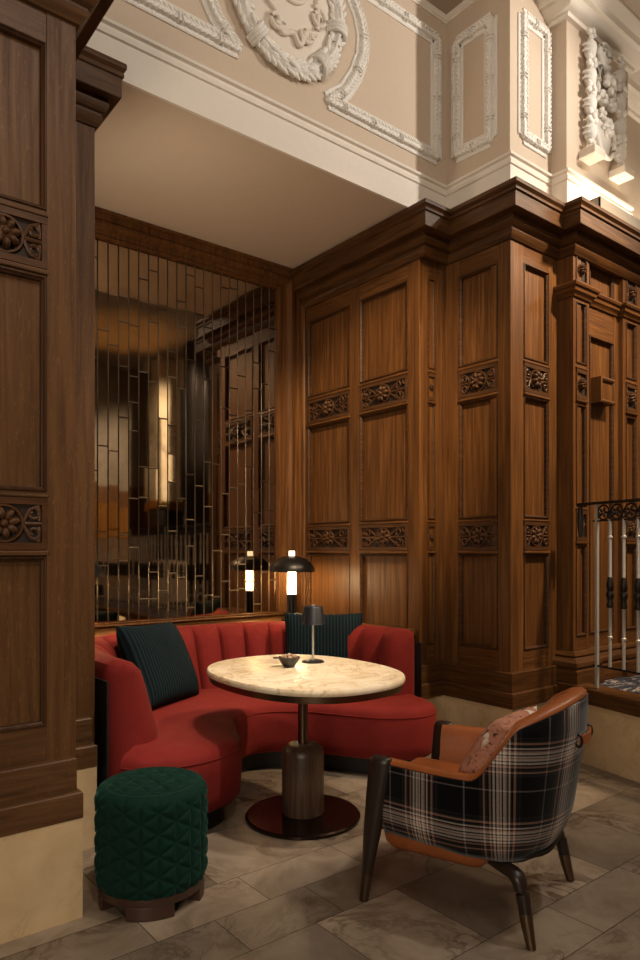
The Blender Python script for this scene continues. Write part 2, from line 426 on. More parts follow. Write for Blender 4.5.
# --- carved band: framed strip with a rosette and scrolls (local: x along wall, y into wall, z up)
def spiral(c, r, a0, turns, sx=1, n=18):
    out = []
    for i in range(n+1):
        t = i/n; a = a0+turns*2*PI*t*sx; rr = r*(1-.72*t)
        out.append((c[0]+rr*math.cos(a), -.004, c[1]+rr*math.sin(a)))
    return out
def carved_band(w, h, parent, loc, boss=False, mat='oak_carved'):
    m = MB(); b = h*.13
    m.box(-w/2, w/2, -.012, .02, h/2-b, h/2); m.box(-w/2, w/2, -.012, .02, -h/2, -h/2+b)
    e = min(b, w*.06)
    m.box(-w/2, -w/2+e, -.010, .02, -h/2+b, h/2-b); m.box(w/2-e, w/2, -.010, .02, -h/2+b, h/2-b)
    ih = h-2*b; Rr = min(ih*.5, w*.30)
    # scrolls each side
    side = w/2-e-Rr
    if side > .02:
        for sx in (-1, 1):
            cx = sx*(Rr+side*.52)
            rs = min(side*.40, ih*.23)
            for sz in (-1, 1):
                m.tube(spiral((cx, sz*ih*.24), rs, PI/2*sz if sx > 0 else PI/2*sz, .95, -sz*sx), .0075, 6, .9)
                m.tube([(sx*Rr*.98, -.003, sz*ih*.05), (cx-sx*rs*.5, -.004, sz*ih*.36), (cx+sx*rs*.9, -.003, sz*ih*.47)], .007, 6)
                m.tube([(cx+sx*rs*.9, -.003, sz*ih*.08), (cx+sx*side*.36, -.003, sz*ih*.25), (cx+sx*side*.30, -.003, sz*ih*.46)], .007, 6)
            m.tube([(sx*Rr, -.004, 0), (sx*(w/2-e), -.004, 0)], .007, 6)
    o = m.build('carved_band', M[mat], parent, 50, loc=loc)
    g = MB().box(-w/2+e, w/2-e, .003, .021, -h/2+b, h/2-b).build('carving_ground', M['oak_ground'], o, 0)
    r = MB()
    ring = [(Rr*.93*math.cos(a), -.004, Rr*.93*math.sin(a)) for a in [2*PI*i/28 for i in range(28)]]
    r.tube(ring, Rr*.10, 6, 1, True, up=(0, 1, 0))
    d = .02 if boss else .008
    for k in range(8):
        a = 2*PI*k/8+.2
        rot = Matrix.Rotation(-a, 3, 'Y')
        r.ball((Rr*.52*math.cos(a), -.004-d*.4, Rr*.52*math.sin(a)), Rr*.33, d+.005, Rr*.2, 8, 6, rot)
    r.ball((0, -.008-d*.7, 0), Rr*.2, d+.006, Rr*.2, 10, 6)
    if boss: r.ball((0, 0, 0), Rr*.55, .03, Rr*.55, 14, 8)
    r.build('rosette', M['oak_carved'] if mat == 'oak_carved' else M[mat], o, 60)
    return o

def frame_loft(m, u0, u1, z0, z1, prof, n=1):
    """mitred picture-frame moulding, prof = list of (inset from outer edge, y)"""
    rs = []
    for ins, y in prof:
        rs.append([(u0+ins, y, z0+ins), (u1-ins, y, z0+ins), (u1-ins, y, z1-ins), (u0+ins, y, z1-ins)])
    m.rings(rs, True, False); return m
PAN_PROF = [(0, .004), (.002, -.005), (.007, -.006), (.010, .0), (.013, .004), (.0165, .006), (.018, .025)]
ROWS = [('p', .73, 1.36), ('b', 1.385, 1.575), ('p', 1.60, 2.40), ('b', 2.425, 2.615), ('p', 2.645, 3.27)]
def panel_wall(name, origin, rz, width, cols, top=3.40, bot=.0, v='oak', h='oak_h', rows=ROWS, boss=True, thick=.16, skipband=False):
    ox, oy = origin
    back = MB().box(.004, width-.004, .0245, thick, bot, top).build(name, M[v], None, 0, loc=(ox, oy, 0), rot=(0, 0, rz)); struct(back)
    # stiles (vertical grain)
    st = MB(); xs = [.0006]
    for a, b in cols: xs += [a, b]
    xs.append(width-.0006)
    for i in range(0, len(xs), 2): st.box(xs[i], xs[i+1], 0, .04, bot, top)
    st.build('stile', M[v], back, 0, bevel=.002)
    for a, b in cols:
        rl = MB(); zz = bot
        for k, (kind, z0, z1) in enumerate(rows):
            rl.box(a, b, .0015, .04, zz, z0); zz = z1
        rl.box(a, b, .0015, .04, zz, top)
        rl.build('rail', M[h], back, 0, bevel=.0015)
        for kind, z0, z1 in rows:
            if kind == 'p':
                fm = frame_loft(MB(), a, b, z0, z1, PAN_PROF); fm.build('panel_moulding', M['oak_fleck_dark' if 'fleck' in v else 'oak_dark'], back, 30)
            else:
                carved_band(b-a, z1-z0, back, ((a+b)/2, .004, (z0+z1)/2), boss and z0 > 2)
                MB().box(a-.004, b+.004, -.014, .01, z0-.022, z0-.004).build('band_ledge', M[h], back, 0, bevel=.004)
                MB().box(a-.004, b+.004, -.012, .01, z1+.002, z1+.014).build('band_ledge', M[h], back, 0, bevel=.004)
    return back

# left side
wl = panel_wall('wall_left', (-1.6, 2.64), 0, 2.515, [(.35, .85), (1.00, 1.42), (1.56, 1.97), (2.105, 2.405)], 3.40, 0, 'oak_fleck', 'oak_fleck_h', boss=True)
panel_wall('wall_left_return', (.915, 2.66), PI/2, .56, [], 3.40, 0, 'oak_fleck', 'oak_fleck_h', thick=.1)
panel_wall('wall_left_pilaster', (.86, 3.22), 0, .345, [], 3.40, 0, 'oak_fleck', 'oak_fleck_h', thick=.1)
panel_wall('wall_niche_left', (1.205, 3.24), PI/2, 1.40, [(.12, .62), (.74, 1.26)], 3.69, 0, boss=False, thick=.1)
# right side
panel_wall('wall_niche_right', (3.48, 4.62), -PI/2, 1.35, [(.098, .626), (.741, 1.241)], 3.45)
panel_wall('wall_niche_return', (3.48, 3.27), 0, .24, [(.083, .154)], 3.45, boss=False, thick=.12)
panel_wall('wall_pier_side', (3.72, 3.27), -PI/2, .57, [(.145, .471)], 3.45)
panel_wall('wall_pier_front', (3.72, 2.70), 0, .531, [(.14, .424)], 3.45)
panel_wall('wall_bay_side', (4.251, 2.74), -PI/2, .16, [], 3.45, thick=.1)
BR = [('p', .80, 1.42), ('b', 1.45, 1.66), ('p', 1.69, 2.38), ('b', 2.42, 2.62), ('p', 2.66, 3.08), ('b', 3.20, 3.41)]
BD = [('p', .80, 2.90), ('p', 3.20, 3.41)]
panel_wall('wall_bay_pilaster', (4.251, 2.58), 0, .20, [(.03, .165)], 3.45, .40, rows=BR)
panel_wall('wall_bay_center', (4.451, 2.615), 0, .46, [(.06, .39)], 3.45, .40, rows=BD)
panel_wall('wall_bay_outer', (4.911, 2.58), 0, .26, [(.04, .20)], 3.45, .40, rows=BR)
panel_wall('wall_landing_side', (5.171, 2.615), 0, 3.9, [(.1, .9), (1.1, 1.9), (2.1, 2.9), (3.0, 3.8)], 3.45, .40, rows=[('p', .8, 1.42), ('p', 1.69, 3.0)])

PR = [(3.48, 4.62), (3.48, 3.27), (3.72, 3.27), (3.72, 2.70), (4.251, 2.70), (4.251, 2.58), (9.0, 2.58)]
PL = [(-1.6, 2.64), (.915, 2.64), (.915, 3.22), (1.205, 3.22), (1.205, 4.62)]
CORN = [(-.06, 3.675), (.150, 3.675), (.155, 3.668), (.155, 3.648), (.146, 3.640), (.138, 3.632), (.142, 3.622), (.142, 3.612), (.130, 3.606), (.130, 3.516), (.124, 3.512), (.062, 3.512),
        (.062, 3.500), (.070, 3.492), (.066, 3.470), (.050, 3.452), (.034, 3.446), (.034, 3.436), (.040, 3.430), (.036, 3.416), (.022, 3.400), (.012, 3.385), (-.02, 3.385)]
BASE = [(-.02, .600), (.030, .600), (.034, .595), (.034, .476), (.048, .474), (.052, .469), (.052, .376), (-.02, .376)]
struct(MB().sweep([(3.48, 4.62), (3.48, 3.225), (3.72, 3.225)]+PR[3:6]+[(4.9, 2.58)], CORN).build('trim_1', M['oak_cornice'], None, 28))
struct(MB().sweep([(4.9, 2.58), (9, 2.58)], CORN).build('trim_2', M['oak_cornice'], None, 28))
struct(MB().sweep(PL[2:], [(o*.72, z) for o, z in CORN]).build('trim_7', M['oak_fleck_h'], None, 28))
struct(MB().sweep(PL[:2]+[(.915, 3.21)], CORN).build('trim_3', M['oak_fleck_h'], None, 28))
struct(MB().sweep(PR[:5], BASE).build('baseboard_right', M['oak_cornice'], None, 28))
PLB = [(-1.6, 2.64), (.872, 2.64), (.872, 3.22), (1.145, 3.22), (1.145, 4.4)]
struct(MB().sweep(PLB, BASE).build('baseboard_left', M['oak_fleck_h'], None, 28))
MAR = lambda p: [(-.02, .376), (p, .376), (p, .370), (p, 0), (-.02, 0)]
struct(MB().sweep(PLB, MAR(.050)).build('baseboard_marble_left', M['plinth_marble'], None, 20))
struct(MB().sweep(PR[:5]+[(4.30, 2.70)], MAR(.040)).build('baseboard_marble_right', M['plinth_marble'], None, 20))
# bay: small middle cornice, pedestal base
MC = [(-.02, 3.19), (.052, 3.19), (.056, 3.18), (.050, 3.165), (.038, 3.155), (.034, 3.135), (.018, 3.12), (.012, 3.105), (-.02, 3.105)]
PB = [(4.251, 2.70), (4.251, 2.58), (4.451, 2.58), (4.451, 2.615), (4.911, 2.615), (4.911, 2.58), (5.171, 2.58), (5.171, 2.615), (9.0, 2.615)]
struct(MB().sweep(PB, MC).build('trim_4', M['oak_h'], None, 28))
PEDB = [(-.02, .70), (.010, .70), (.022, .690), (.030, .672), (.022, .660), (.040, .652), (.062, .630), (.066, .605), (.056, .585), (.066, .578), (.070, .565), (.070, .376), (-.02, .376)]
struct(MB().sweep(PB, PEDB).build('baseboard_bay', M['oak_cornice'], None, 28))

# soffit over the booth, stucco walls above
struct(MB().box(1.04, 3.60, 3.268, 4.80, 3.69, 3.76).build('ceiling_niche', M['soffit'], None, 0))
PS = [(.3, 3.262), (3.74, 3.262), (3.74, 2.72), (4.20, 2.72), (4.20, 2.60), (5.02, 2.60), (5.02, 2.85), (9.0, 2.85)]
wu = struct(MB().sweep(PS, [(0, 3.692), (0, 5.14), (-.12, 5.14), (-.12, 3.692)]).build('wall_frieze', M['beige'], None, 20))
BAND = [(-.01, 3.688), (.012, 3.688), (.012, 3.872), (.022, 3.878), (.024, 3.90), (.014, 3.908), (.014, 3.922), (.030, 3.93), (.032, 3.945), (.018, 3.952), (.004, 3.955), (-.01, 3.955)]
MB().sweep(PS, [(-.005, 3.688)]+BAND[1:3]+[(-.005, 3.872)]).build('white_band', M['white'], wu, 20)
MB().sweep(PS, [(-.005, 3.872)]+BAND[2:]).build('band_moulding', M['white'], wu, 30)
CR = [(-.01, 5.10), (.010, 5.10), (.014, 5.108), (.022, 5.112), (.030, 5.128), (.032, 5.14), (-.01, 5.14)]
MB().sweep(PS[:4], CR).build('crown_moulding', M['white'], wu, 30)
ENT = [(-.01, 4.96), (.03, 4.96), (.035, 4.985), (.06, 4.99), (.085, 5.01), (.11, 5.03), (.14, 5.032), (.15, 5.07), (.17, 5.09), (.20, 5.12), (.20, 5.14), (-.01, 5.14)]
MB().sweep(PS[3:], ENT).build('entablature', M['white'], wu, 30)
struct(MB().box(-3.6, 9.2, -4.6, 4.9, 5.14, 5.24).build('ceiling_hall', M['ceiling'], None, 0))

# hall behind the viewer (seen in the mirror)
def wall(name, box, mat): return struct(MB().box(*box).build(name, M[mat], None, 0))
wall('wall_hall_left', (-3.0, -2.9, -4.5, 4.9, 0, 5.14), 'oak')
wall('wall_hall_rear', (-3.0, 9.1, -4.5, -4.4, 0, 2.7), 'oak')
wall('wall_hall_rear_upper', (-3.0, 9.1, -4.5, -4.4, 2.7, 5.14), 'grey_stone')
wall('wall_hall_right', (9.0, 9.1, -4.4, 2.6, .4, 5.14), 'oak')

# ------------------------------------------------------------------ mirror wall
wb = struct(MB().box(1.1, 3.5, 4.66, 4.78, 0, 3.72).build('wall_back', M['oak'], None, 0))
mt = empty('mirror', (2.3425, 4.62, .845))
tag(mt, 'tall dark bronze mirror in many narrow upright panes above the red banquette', 'mirror')
def mp(m): return m
fr = MB()
FP = [(0, .04), (0, -.07), (.012, -.078), (.022, -.07), (.03, -.045), (.05, -.04), (.085, -.046), (.10, -.062), (.125, -.066), (.14, -.05), (.15, -.03), (.19, -.024), (.20, -.034), (.213, -.03), (.218, -.01), (.218, .04)]
rs = []
for ins, y in FP:
    ins *= 1.147; zi = ins*.716; zb = ins*.17; hw = 1.1375
    rs.append([(-hw+ins, y, zb), (hw-ins, y, zb), (hw-ins, y, 2.845-zi), (-hw+ins, y, 2.845-zi)])
fr.rings(rs, True, False); fr.build('frame', M['oak'], mt, 28)
gl = MB(); rng = random.Random(11)
x = -.892; nco = 24; cw = 1.784/nco
for k in range(nco):
    z = .042; first = True
    while z < 2.66:
        hgt = rng.choice([.20, .34, .46, .62, .8]) * rng.uniform(.9, 1.1)
        if first: hgt *= rng.uniform(.3, 1); first = False
        z1 = min(z+hgt, 2.672)
        if 2.672-z1 < .08: z1 = 2.672
        x0 = x+k*cw; x1 = x0+cw; g = .0006; bv = .0045
        ta = rng.gauss(0, .0022); tb = rng.gauss(0, .0022); y0 = .004
        def yy(px, pz): return y0+ta*(px-(x0+x1)/2)+tb*(pz-(z+z1)/2)
        o = [(x0+g, y0+.006, z+g), (x1-g, y0+.006, z+g), (x1-g, y0+.006, z1-g), (x0+g, y0+.006, z1-g)]
        i = [(x0+g+bv, yy(x0, z), z+g+bv), (x1-g-bv, yy(x1, z), z+g+bv), (x1-g-bv, yy(x1, z1), z1-g-bv), (x0+g+bv, yy(x0, z1), z1-g-bv)]
        gl.add(o+i, [(4, 5, 6, 7), (0, 1, 5, 4), (1, 2, 6, 5), (2, 3, 7, 6), (3, 0, 4, 7)])
        z = z1
go = gl.build('mirror_glass', M['mirror'], mt, 0)
go.data.materials.append(plain('ground_glass_edge', (.30, .25, .19), .36, 1))
for k, p in enumerate(go.data.polygons): p.material_index = 0 if k % 5 == 0 else 1
MB().box(-.90, .90, .016, .04, .03, 2.69).build('backing_board', M['mirror_back'], mt, 0)
# ledge behind the banquette


# ------------------------------------------------------------------ stucco ornaments on the upper wall (parts of it)
def relief(m, path, rad, n=9, flat=.75, leaf=.10, closed=False, pitch=.045):
    """half-round leafy moulding along a 3D path lying on a wall"""
    pts = [Vector(p) for p in path]
    if closed: pts = pts+[pts[0]]
    L = sum((b-a).length for a, b in zip(pts, pts[1:]))
    q, _ = resample(pts, max(8, int(L/.010)))
    s = 0
    m.tube(q, [rad*(1+leaf*abs(math.sin(PI*i*.010/pitch))-leaf*.4) for i in range(len(q))], n, flat, False)
    return q
def on_y(Y, pts): return [(x, Y, z) for x, z in pts]
def on_x(X, pts): return [(X, y, z) for y, z in pts]
def stucco_frame(name, path, nrm, parent, r=.027, closed=True):
    m = MB(); nv = Vector(nrm); P = [Vector(p) for p in path]
    segs = list(zip(P, P[1:]+([P[0]] if closed else [])))
    # join nearly straight points into one run, split runs at corners
    runs = []; cur = [P[0]]
    for i, (a, b) in enumerate(segs):
        cur.append(b)
        nxt = segs[(i+1) % len(segs)] if (closed or i+1 < len(segs)) else None
        if nxt is None or (b-a).normalized().dot((nxt[1]-nxt[0]).normalized()) < .80:
            runs.append(cur); cur = [b]
    if len(cur) > 1: runs.append(cur)
    for run in runs:
        q = relief(m, [p+nv*.004 for p in run], r*.92, 10, 1.0)
        L = len(q)*.01
        k = int(L/.21)
        for j in range(k):
            c = q[int((j+.5)/k*len(q))]; t = (q[min(int((j+.5)/k*len(q))+1, len(q)-1)]-c)
            if t.length == 0: continue
            t.normalize(); side = t.cross(nv).normalized()
            for d in (-.011, .011):
                m.tube([c+t*d+side*r*1.08*math.cos(a)+nv*(.004+r*1.08*math.sin(a)) for a in [PI*i/8 for i in range(9)]], .006, 5)
        tang = [(q[min(i+1, len(q)-1)]-q[max(i-1, 0)]).normalized() for i in range(len(q))]
        sides = [t.cross(nv).normalized() for t in tang]
        for off, rr in ((-1.75, .008), (1.75, .008)):
            m.tube([q[i]+sides[i]*r*off for i in range(0, len(q), 3)]+[q[-1]+sides[-1]*r*off], rr, 6)
        m.rings([[q[i]+sides[i]*r*1.8-nv*.012, q[i]-sides[i]*r*1.8-nv*.012, q[i]-sides[i]*r*1.8+nv*.004, q[i]+sides[i]*r*1.8+nv*.004] for i in range(0, len(q), 2)])
        for i in range(1, len(q)-1, 3):
            for sg in (-1, 1):
                ax = (tang[i]*.85+sides[i]*sg*.5+nv*.12).normalized(); up_ = (nv-ax*nv.dot(ax)).normalized(); b_ = up_.cross(ax)
                m.ball(q[i]+sides[i]*sg*r*.48+nv*(r*.80), .024, .0085, .0075, 7, 5, Matrix((ax, b_, up_)).transposed())
    for p in P if closed else P[1:-1]:
        m.ball(p+nv*.006, r*.9, r*.9, r*.9, 10, 6)
    return m.build(name, M['stucco'], parent, 50)
Y3 = 3.262
arc = [(2.663, 4.125), (2.80, 4.24), (2.891, 4.387), (2.94, 4.52), (2.951, 4.636), (2.92, 4.75), (2.849, 4.86), (2.79, 4.95)]
rp = arc+[(3.635, 4.95), (3.635, 4.125)]
rp = [(x, z) for x, z in rp]
stucco_frame('plaster_frame', on_y(Y3, rp), (0, -1, 0), wu)
lp = [(4.68-x, z+.02) for x, z in rp][::-1]
lp = [(max(x, 1.07), z) for x, z in lp]
stucco_frame('plaster_frame', on_y(Y3, lp), (0, -1, 0), wu)
stucco_frame('plaster_frame', on_x(3.74, [(3.155, 4.13), (2.87, 4.11), (2.87, 4.90), (3.155, 4.905)]), (-1, 0, 0), wu)
stucco_frame('plaster_frame', on_y(2.72, [(3.875, 4.11), (4.140, 4.11), (4.140, 4.90), (3.875, 4.90)]), (0, -1, 0), wu)
# medallion
md = MB(); cx, cz = 2.35, 4.62
ov = [(cx+.37*math.cos(a), Y3-.012, cz+.43*math.sin(a)) for a in [2*PI*i/64 for i in range(64)]]
relief(md, ov, .045, 12, .9, .15, True, .075)
rng = random.Random(5)
for i in range(64):
    a = 2*PI*i/64
    for rr, tilt in ((-.040, .5), (.0, 0), (.040, -.5)):
        r2 = rr+rng.uniform(-.006, .006)
        c = (cx+(.37+r2)*math.cos(a+rr*.3), Y3-.052+abs(rr)*.5+rng.uniform(-.006, .006), cz+(.43+r2)*math.sin(a+rr*.3))
        md.ball(c, .040, .013, .0135, 8, 5, Matrix.Rotation(-(a+PI/2+tilt+rng.uniform(-.25, .25)), 3, 'Y'))
for a in (PI*1.30, PI*1.05, PI*1.72, PI*1.95, PI*.3, PI*.7):
    for d in (-.05, 0, .05):
        c = Vector((cx+.37*math.cos(a+d), Y3-.012, cz+.43*math.sin(a+d))); rad_ = Vector((math.cos(a), 0, math.sin(a)))
        md.tube([c+rad_*.064*math.cos(b)+Vector((0, -.064*math.sin(b), 0)) for b in [PI*k/10 for k in range(11)]], .013, 7)
md.build('medallion_wreath', M['stucco'], wu, 60)
m2 = MB()
rs = []
for k, (s_, y_) in enumerate([(1, 0), (1, -.012), (.93, -.020), (.5, -.035), (.05, -.04)]):
    rs.append([(cx+.325*s_*math.cos(a), Y3+y_, cz+.385*s_*math.sin(a)) for a in [2*PI*i/48 for i in range(48)]])
m2.rings(rs, True, True); m2.build('medallion_field', M['stucco_plain'], wu, 40)
m3 = MB()
sh = [(-.15, .15), (-.19, .02), (-.16, -.10), (-.09, -.16), (-.06, -.25), (.02, -.22), (.07, -.27), (.12, -.18), (.19, -.14), (.20, 0), (.16, .16), (0, .20)]
shp = catmull([(cx+x, Y3-.04, cz-.02+z) for x, z in sh], 6, True)
m3.tube(shp, .016, 7, 1, True)
m3.tube([(cx+.115*math.cos(a), Y3-.045, cz+.05+.115*math.sin(a)) for a in [2*PI*i/30 for i in range(30)]], .014, 7, 1, True)
m3.tube([(cx+.085*math.cos(a), Y3-.045, cz+.05+.085*math.sin(a)) for a in [2*PI*i/30 for i in range(30)]], .007, 6, 1, True)
for k in range(12):
    a = 2*PI*k/12; m3.ball((cx+.05*math.cos(a), Y3-.042, cz+.05+.05*math.sin(a)), .032, .012, .011, 8, 5, Matrix.Rotation(-a, 3, 'Y'))
m3.ball((cx, Y3-.045, cz+.05), .02, .02, .02)
for (ax, az, r_, a0, sx) in [(-.19, -.06, .055, 1, 1), (.20, -.07, .065, 2, -1), (-.10, -.22, .05, 0, -1), (.12, -.21, .05, 3, 1), (-.20, .18, .05, 2, 1), (.2, .19, .05, 0, 1)]:
    m3.tube([(cx+ax+x, Y3-.045, cz+az+z) for x, _, z in spiral((0, 0), r_, a0, 1.3, sx, 22)], .013, 7)
for k in range(7):
    m3.ball((cx+.10+.014*k-.02, Y3-.045, cz-.235+.008*k), .006, .012, .04, 6, 5)
m3.build('medallion_shield', M['stucco_plain'], wu, 60)
# cartouche of garlands on the bay pier
ct = MB(); rng = random.Random(8); YB = 2.60; x0, x1 = 4.34, 4.90
def flower(m, c, r):
    for k in range(6):
        a = 2*PI*k/6+rng.random(); m.ball((c[0]+r*.6*math.cos(a), c[1], c[2]+r*.6*math.sin(a)), r*.5, r*.35, r*.36, 8, 5, Matrix.Rotation(-a, 3, 'Y'))
    m.ball((c[0], c[1]-r*.3, c[2]), r*.34, r*.3, r*.34, 8, 6)
for xg in (x0+.08, x1-.08):
    top, bot = (4.93, 4.17) if xg < 4.6 else (4.90, 4.17)
    m_ = 9
    for k in range(m_):
        z = top+(bot-top)*k/(m_-1)
        if k % 2 == 0: flower(ct, (xg+rng.uniform(-.012, .012), YB-.06, z), .060 if 0 < k < m_-1 else .048)
        else:
            ct.ball((xg, YB-.045, z), .05, .045, .07, 10, 6)
            ct.tube([(xg+.055*math.cos(a), YB-.02-.055*math.sin(a), z+.02) for a in [PI*i/8 for i in range(9)]], .008, 6)
            ct.tube([(xg+.055*math.cos(a), YB-.02-.055*math.sin(a), z-.02) for a in [PI*i/8 for i in range(9)]], .008, 6)
xm = (x0+x1)/2
ct.tube([(xm-.03+x, YB-.06, 4.86+z) for x, _, z in spiral((0, 0), .085, -1, 1.6, -1, 30)], .022, 8)
ct.tube([(xm-.10, YB-.05, 4.66), (xm-.08, YB-.055, 4.76), (xm-.02, YB-.05, 4.79), (xm+.07, YB-.05, 4.72), (xm+.11, YB-.05, 4.6)], .022, 8)
flower(ct, (xm+.02, YB-.07, 4.67), .075); flower(ct, (xm-.05, YB-.06, 4.56), .05); flower(ct, (xm+.07, YB-.06, 4.55), .05)
flower(ct, (xm, YB-.07, 4.36), .065); flower(ct, (xm-.06, YB-.06, 4.44), .045)
for k in range(16):
    ct.ball((xm+rng.uniform(-.13, .13), YB-.04, rng.uniform(4.3, 4.85)), .05, .025, .018, 8, 5, Matrix.Rotation(rng.uniform(0, PI), 3, 'Y'))
ct.tube(catmull([(xm-.12, YB-.04, 4.45), (xm-.13, YB-.045, 4.32), (xm-.07, YB-.05, 4.2), (xm+.02, YB-.05, 4.16), (xm+.1, YB-.05, 4.22), (xm+.12, YB-.045, 4.36)], 6), .016, 8)
ct.ball((xm, YB-.01, 4.33), .115, .05, .16, 16, 10)
ct.build('cartouche', M['stucco'], wu, 60)
for xg in (x0+.08, x1-.08):
    MB().box(xg-.07, xg+.07, YB-.12, YB+.01, 4.075, 4.13).build('garland_bracket', M['stucco_plain'], wu, 0, bevel=.006)
# uplight trough on top of the bay cornice
tr = empty('uplight_trough', (4.75, 2.50, 3.675))
tag(tr, 'long grey metal uplight trough lying on the oak cornice below the plaster garlands', 'light')
MB().box(-.40, 2.6, -.055, -.045, 0, .085).box(-.40, 2.6, -.055, .03, 0, .008).box(-.40, -.39, -.055, .03, 0, .085).build('trough', M['trough'], tr, 0)
MB().box(-.385, 2.59, -.03, .0, .010, .022).build('light_strip', M['led'], tr, 0)
# small box on the bay panel
bx = empty('wall_box', (4.664, 2.607, 2.43)); tag(bx, 'small square wooden framed box fixed on the narrow oak panel right of the pier', 'box')
frame_loft(MB(), -.10, .10, 0, .18, [(0, .03), (0, -.05), (.012, -.055), (.022, -.05), (.028, -.035)]).build('frame', M['oak'], bx, 30)
MB().box(-.09, .09, -.036, .0, .012, .168).build('front_panel', M['oak'], bx, 0)

# ------------------------------------------------------------------ landing and balustrade
c0 = Vector((4.157, 2.512)); ud = Vector((-.219, -.976)); nd = Vector((.976, -.219))
lc = [c0-ud*.22, c0, c0+ud*.55, c0+ud*1.1+nd*.03, c0+ud*1.8+nd*.16, c0+ud*2.6+nd*.40, c0+ud*6.4+nd*1.6]
lc = resample(catmull([(p.x, p.y, 0) for p in lc], 8), 60)[0]
ncv = normals2(lc)      # right-hand side when heading -Y = towards -X (the hall)
def off2(i, d): return (lc[i].x+ncv[i].x*d, lc[i].y+ncv[i].y*d)
def strip(d0, d1, z0, z1):
    m = MB(); rs = []
    for i in range(len(lc)):
        a = off2(i, d0); b = off2(i, d1); rs.append([(a[0], a[1], z0), (b[0], b[1], z0), (b[0], b[1], z1), (a[0], a[1], z1)])
    return m.rings(rs)
struct(strip(-.10, 0, 0, .392).build('wall_landing_plinth', M['plinth_marble'], None, 20))
struct(strip(-.16, .016, .392, .492).build('trim_6', M['oak_cornice'], None, 20, bevel=.006))
fl = MB(); rs = []
fl.v = [off2(i, -.12)+(z,) for z in (.30, .468) for i in range(len(lc))]+[(9.0, y, z) for z in (.30, .468) for y in (lc[0].y+.1, -4.4)]
n_ = len(lc)
fl.f = [tuple(range(n_, 2*n_))+(2*n_+3, 2*n_+2), tuple(range(0, n_))+(2*n_+1, 2*n_)]
struct(fl.build('floor_landing', M['carpet'], None, 0))
bal = empty('balustrade', (4.1, 2.2, .492)); tag(bal, 'dark iron balustrade with pale steel bars and scrolled frieze along the raised landing', 'railing')
BO = Vector((4.1, 2.2, .492))
Ltot = sum((b-a).length for a, b in zip(lc, lc[1:]))
def at_s(s, d=-.06):
    # s measured from c0 towards the viewer
    s = s+.22; acc = 0
    for i in range(len(lc)-1):
        L = (lc[i+1]-lc[i]).length
        if acc+L >= s or i == len(lc)-2:
            t = (s-acc)/L; p = lc[i].lerp(lc[i+1], t); nn = ncv[i].lerp(ncv[i+1], min(max(t, 0), 1)).normalized()
            return Vector((p.x+nn.x*d, p.y+nn.y*d, 0)), (lc[i+1]-lc[i]).normalized()
        acc += L
def rail(name, z, w, h, s0, s1, mat, n=60):
    m = MB(); rs = []
    for i in range(n+1):
        p, t = at_s(s0+(s1-s0)*i/n); q = Vector((t.y, -t.x, 0)); p = p-Vector((BO.x, BO.y, 0))
        rs.append([p+q*w/2+Vector((0, 0, z-h-BO.z)), p-q*w/2+Vector((0, 0, z-h-BO.z)), p-q*w/2+Vector((0, 0, z-BO.z)), p+q*w/2+Vector((0, 0, z-BO.z))])
    return m.rings(rs).build(name, M[mat], bal, 20)
SE = 4.9
rail('top_rail', 1.697, .045, .016, -.02, SE, 'iron'); rail('frieze_rail', 1.580, .016, .010, .10, SE, 'iron'); rail('foot_rail', .645, .016, .012, .10, SE, 'iron')
def prof_bal(m):
    pr = [(.0105, .10+.052), (.0105, .33), (.016, .335), (.016, .345), (.0105, .35), (.0105, .52), (.018, .53), (.020, .55), (.014, .57), (.022, .60), (.024, .615), (.015, .635), (.022, .65), (.020, .68), (.014, .72),
          (.0105, .73), (.0105, .965), (.016, .97), (.016, .98), (.0105, .985), (.0105, 1.088)]
    return m.lathe(pr, 10)
bm0 = None; vz = None
spc = .105; s = .128; k = 0
while s < SE:
    p, t = at_s(s)
    if k % 12 == 0:
        o = MB().box(-.010, .010, -.010, .010, 0, 1.19).build('post', M['steel'], bal, 0, bevel=.002)
        o.location = (p.x-BO.x, p.y-BO.y, 0); o.rotation_euler = (0, 0, math.atan2(t.y, t.x))
    else:
        if bm0 is None:
            b0 = prof_bal(MB()).build('baluster', M['steel'], bal, 40)
            v0 = MB().lathe([(.012, .525), (.020, .53), (.022, .55), (.015, .57), (.024, .60), (.026, .615), (.016, .635), (.024, .65), (.022, .68), (.015, .72), (.012, .725)], 10).build('collar', M['iron'], b0, 40)
            bm0, vz = b0.data, v0.data; o = b0
        else:
            o = b0.copy(); COL.objects.link(o); o.parent = bal
            vc = v0.copy(); COL.objects.link(vc); vc.parent = o
        o.location = (p.x-BO.x, p.y-BO.y, 0)
    if s < 2.2:
        sc = MB()
        rr = .046
        sc.tube([(rr*math.cos(a), 0, 1.135+rr*math.sin(a)) for a in [2*PI*i/20 for i in range(20)]], .006, 6, 1, True, up=(0, 1, 0))
        for a in range(5): sc.ball((.02*math.cos(a*1.26), 0, 1.135+.02*math.sin(a*1.26)), .016, .006, .009, 8, 5, Matrix.Rotation(-a*1.26, 3, 'Y'))
        for sx in (-1, 1):
            sc.tube([(sx*(.052+x), 0, 1.115+z) for x, _, z in spiral((0, 0), .028, 1.5, .9, 1, 14)], .005, 5)
        q, tt = at_s(s+spc/2)
        so = sc.build('scroll_ornament', M['iron'], bal, 50); so.location = (q.x-BO.x, q.y-BO.y, 0); so.rotation_euler = (0, 0, math.atan2(tt.y, tt.x))
    s += spc; k += 1
# newel-like bracket where the rail meets the wall
p, t = at_s(.0)
nb = MB().tube([(0, 0, .98), (0, 0, 1.10), (.0, 0, 1.19)], [.012, .022, .014], 8).build('rail_bracket', M['iron'], bal, 40); nb.location = (p.x-BO.x+.02, p.y-BO.y+.02, 0)

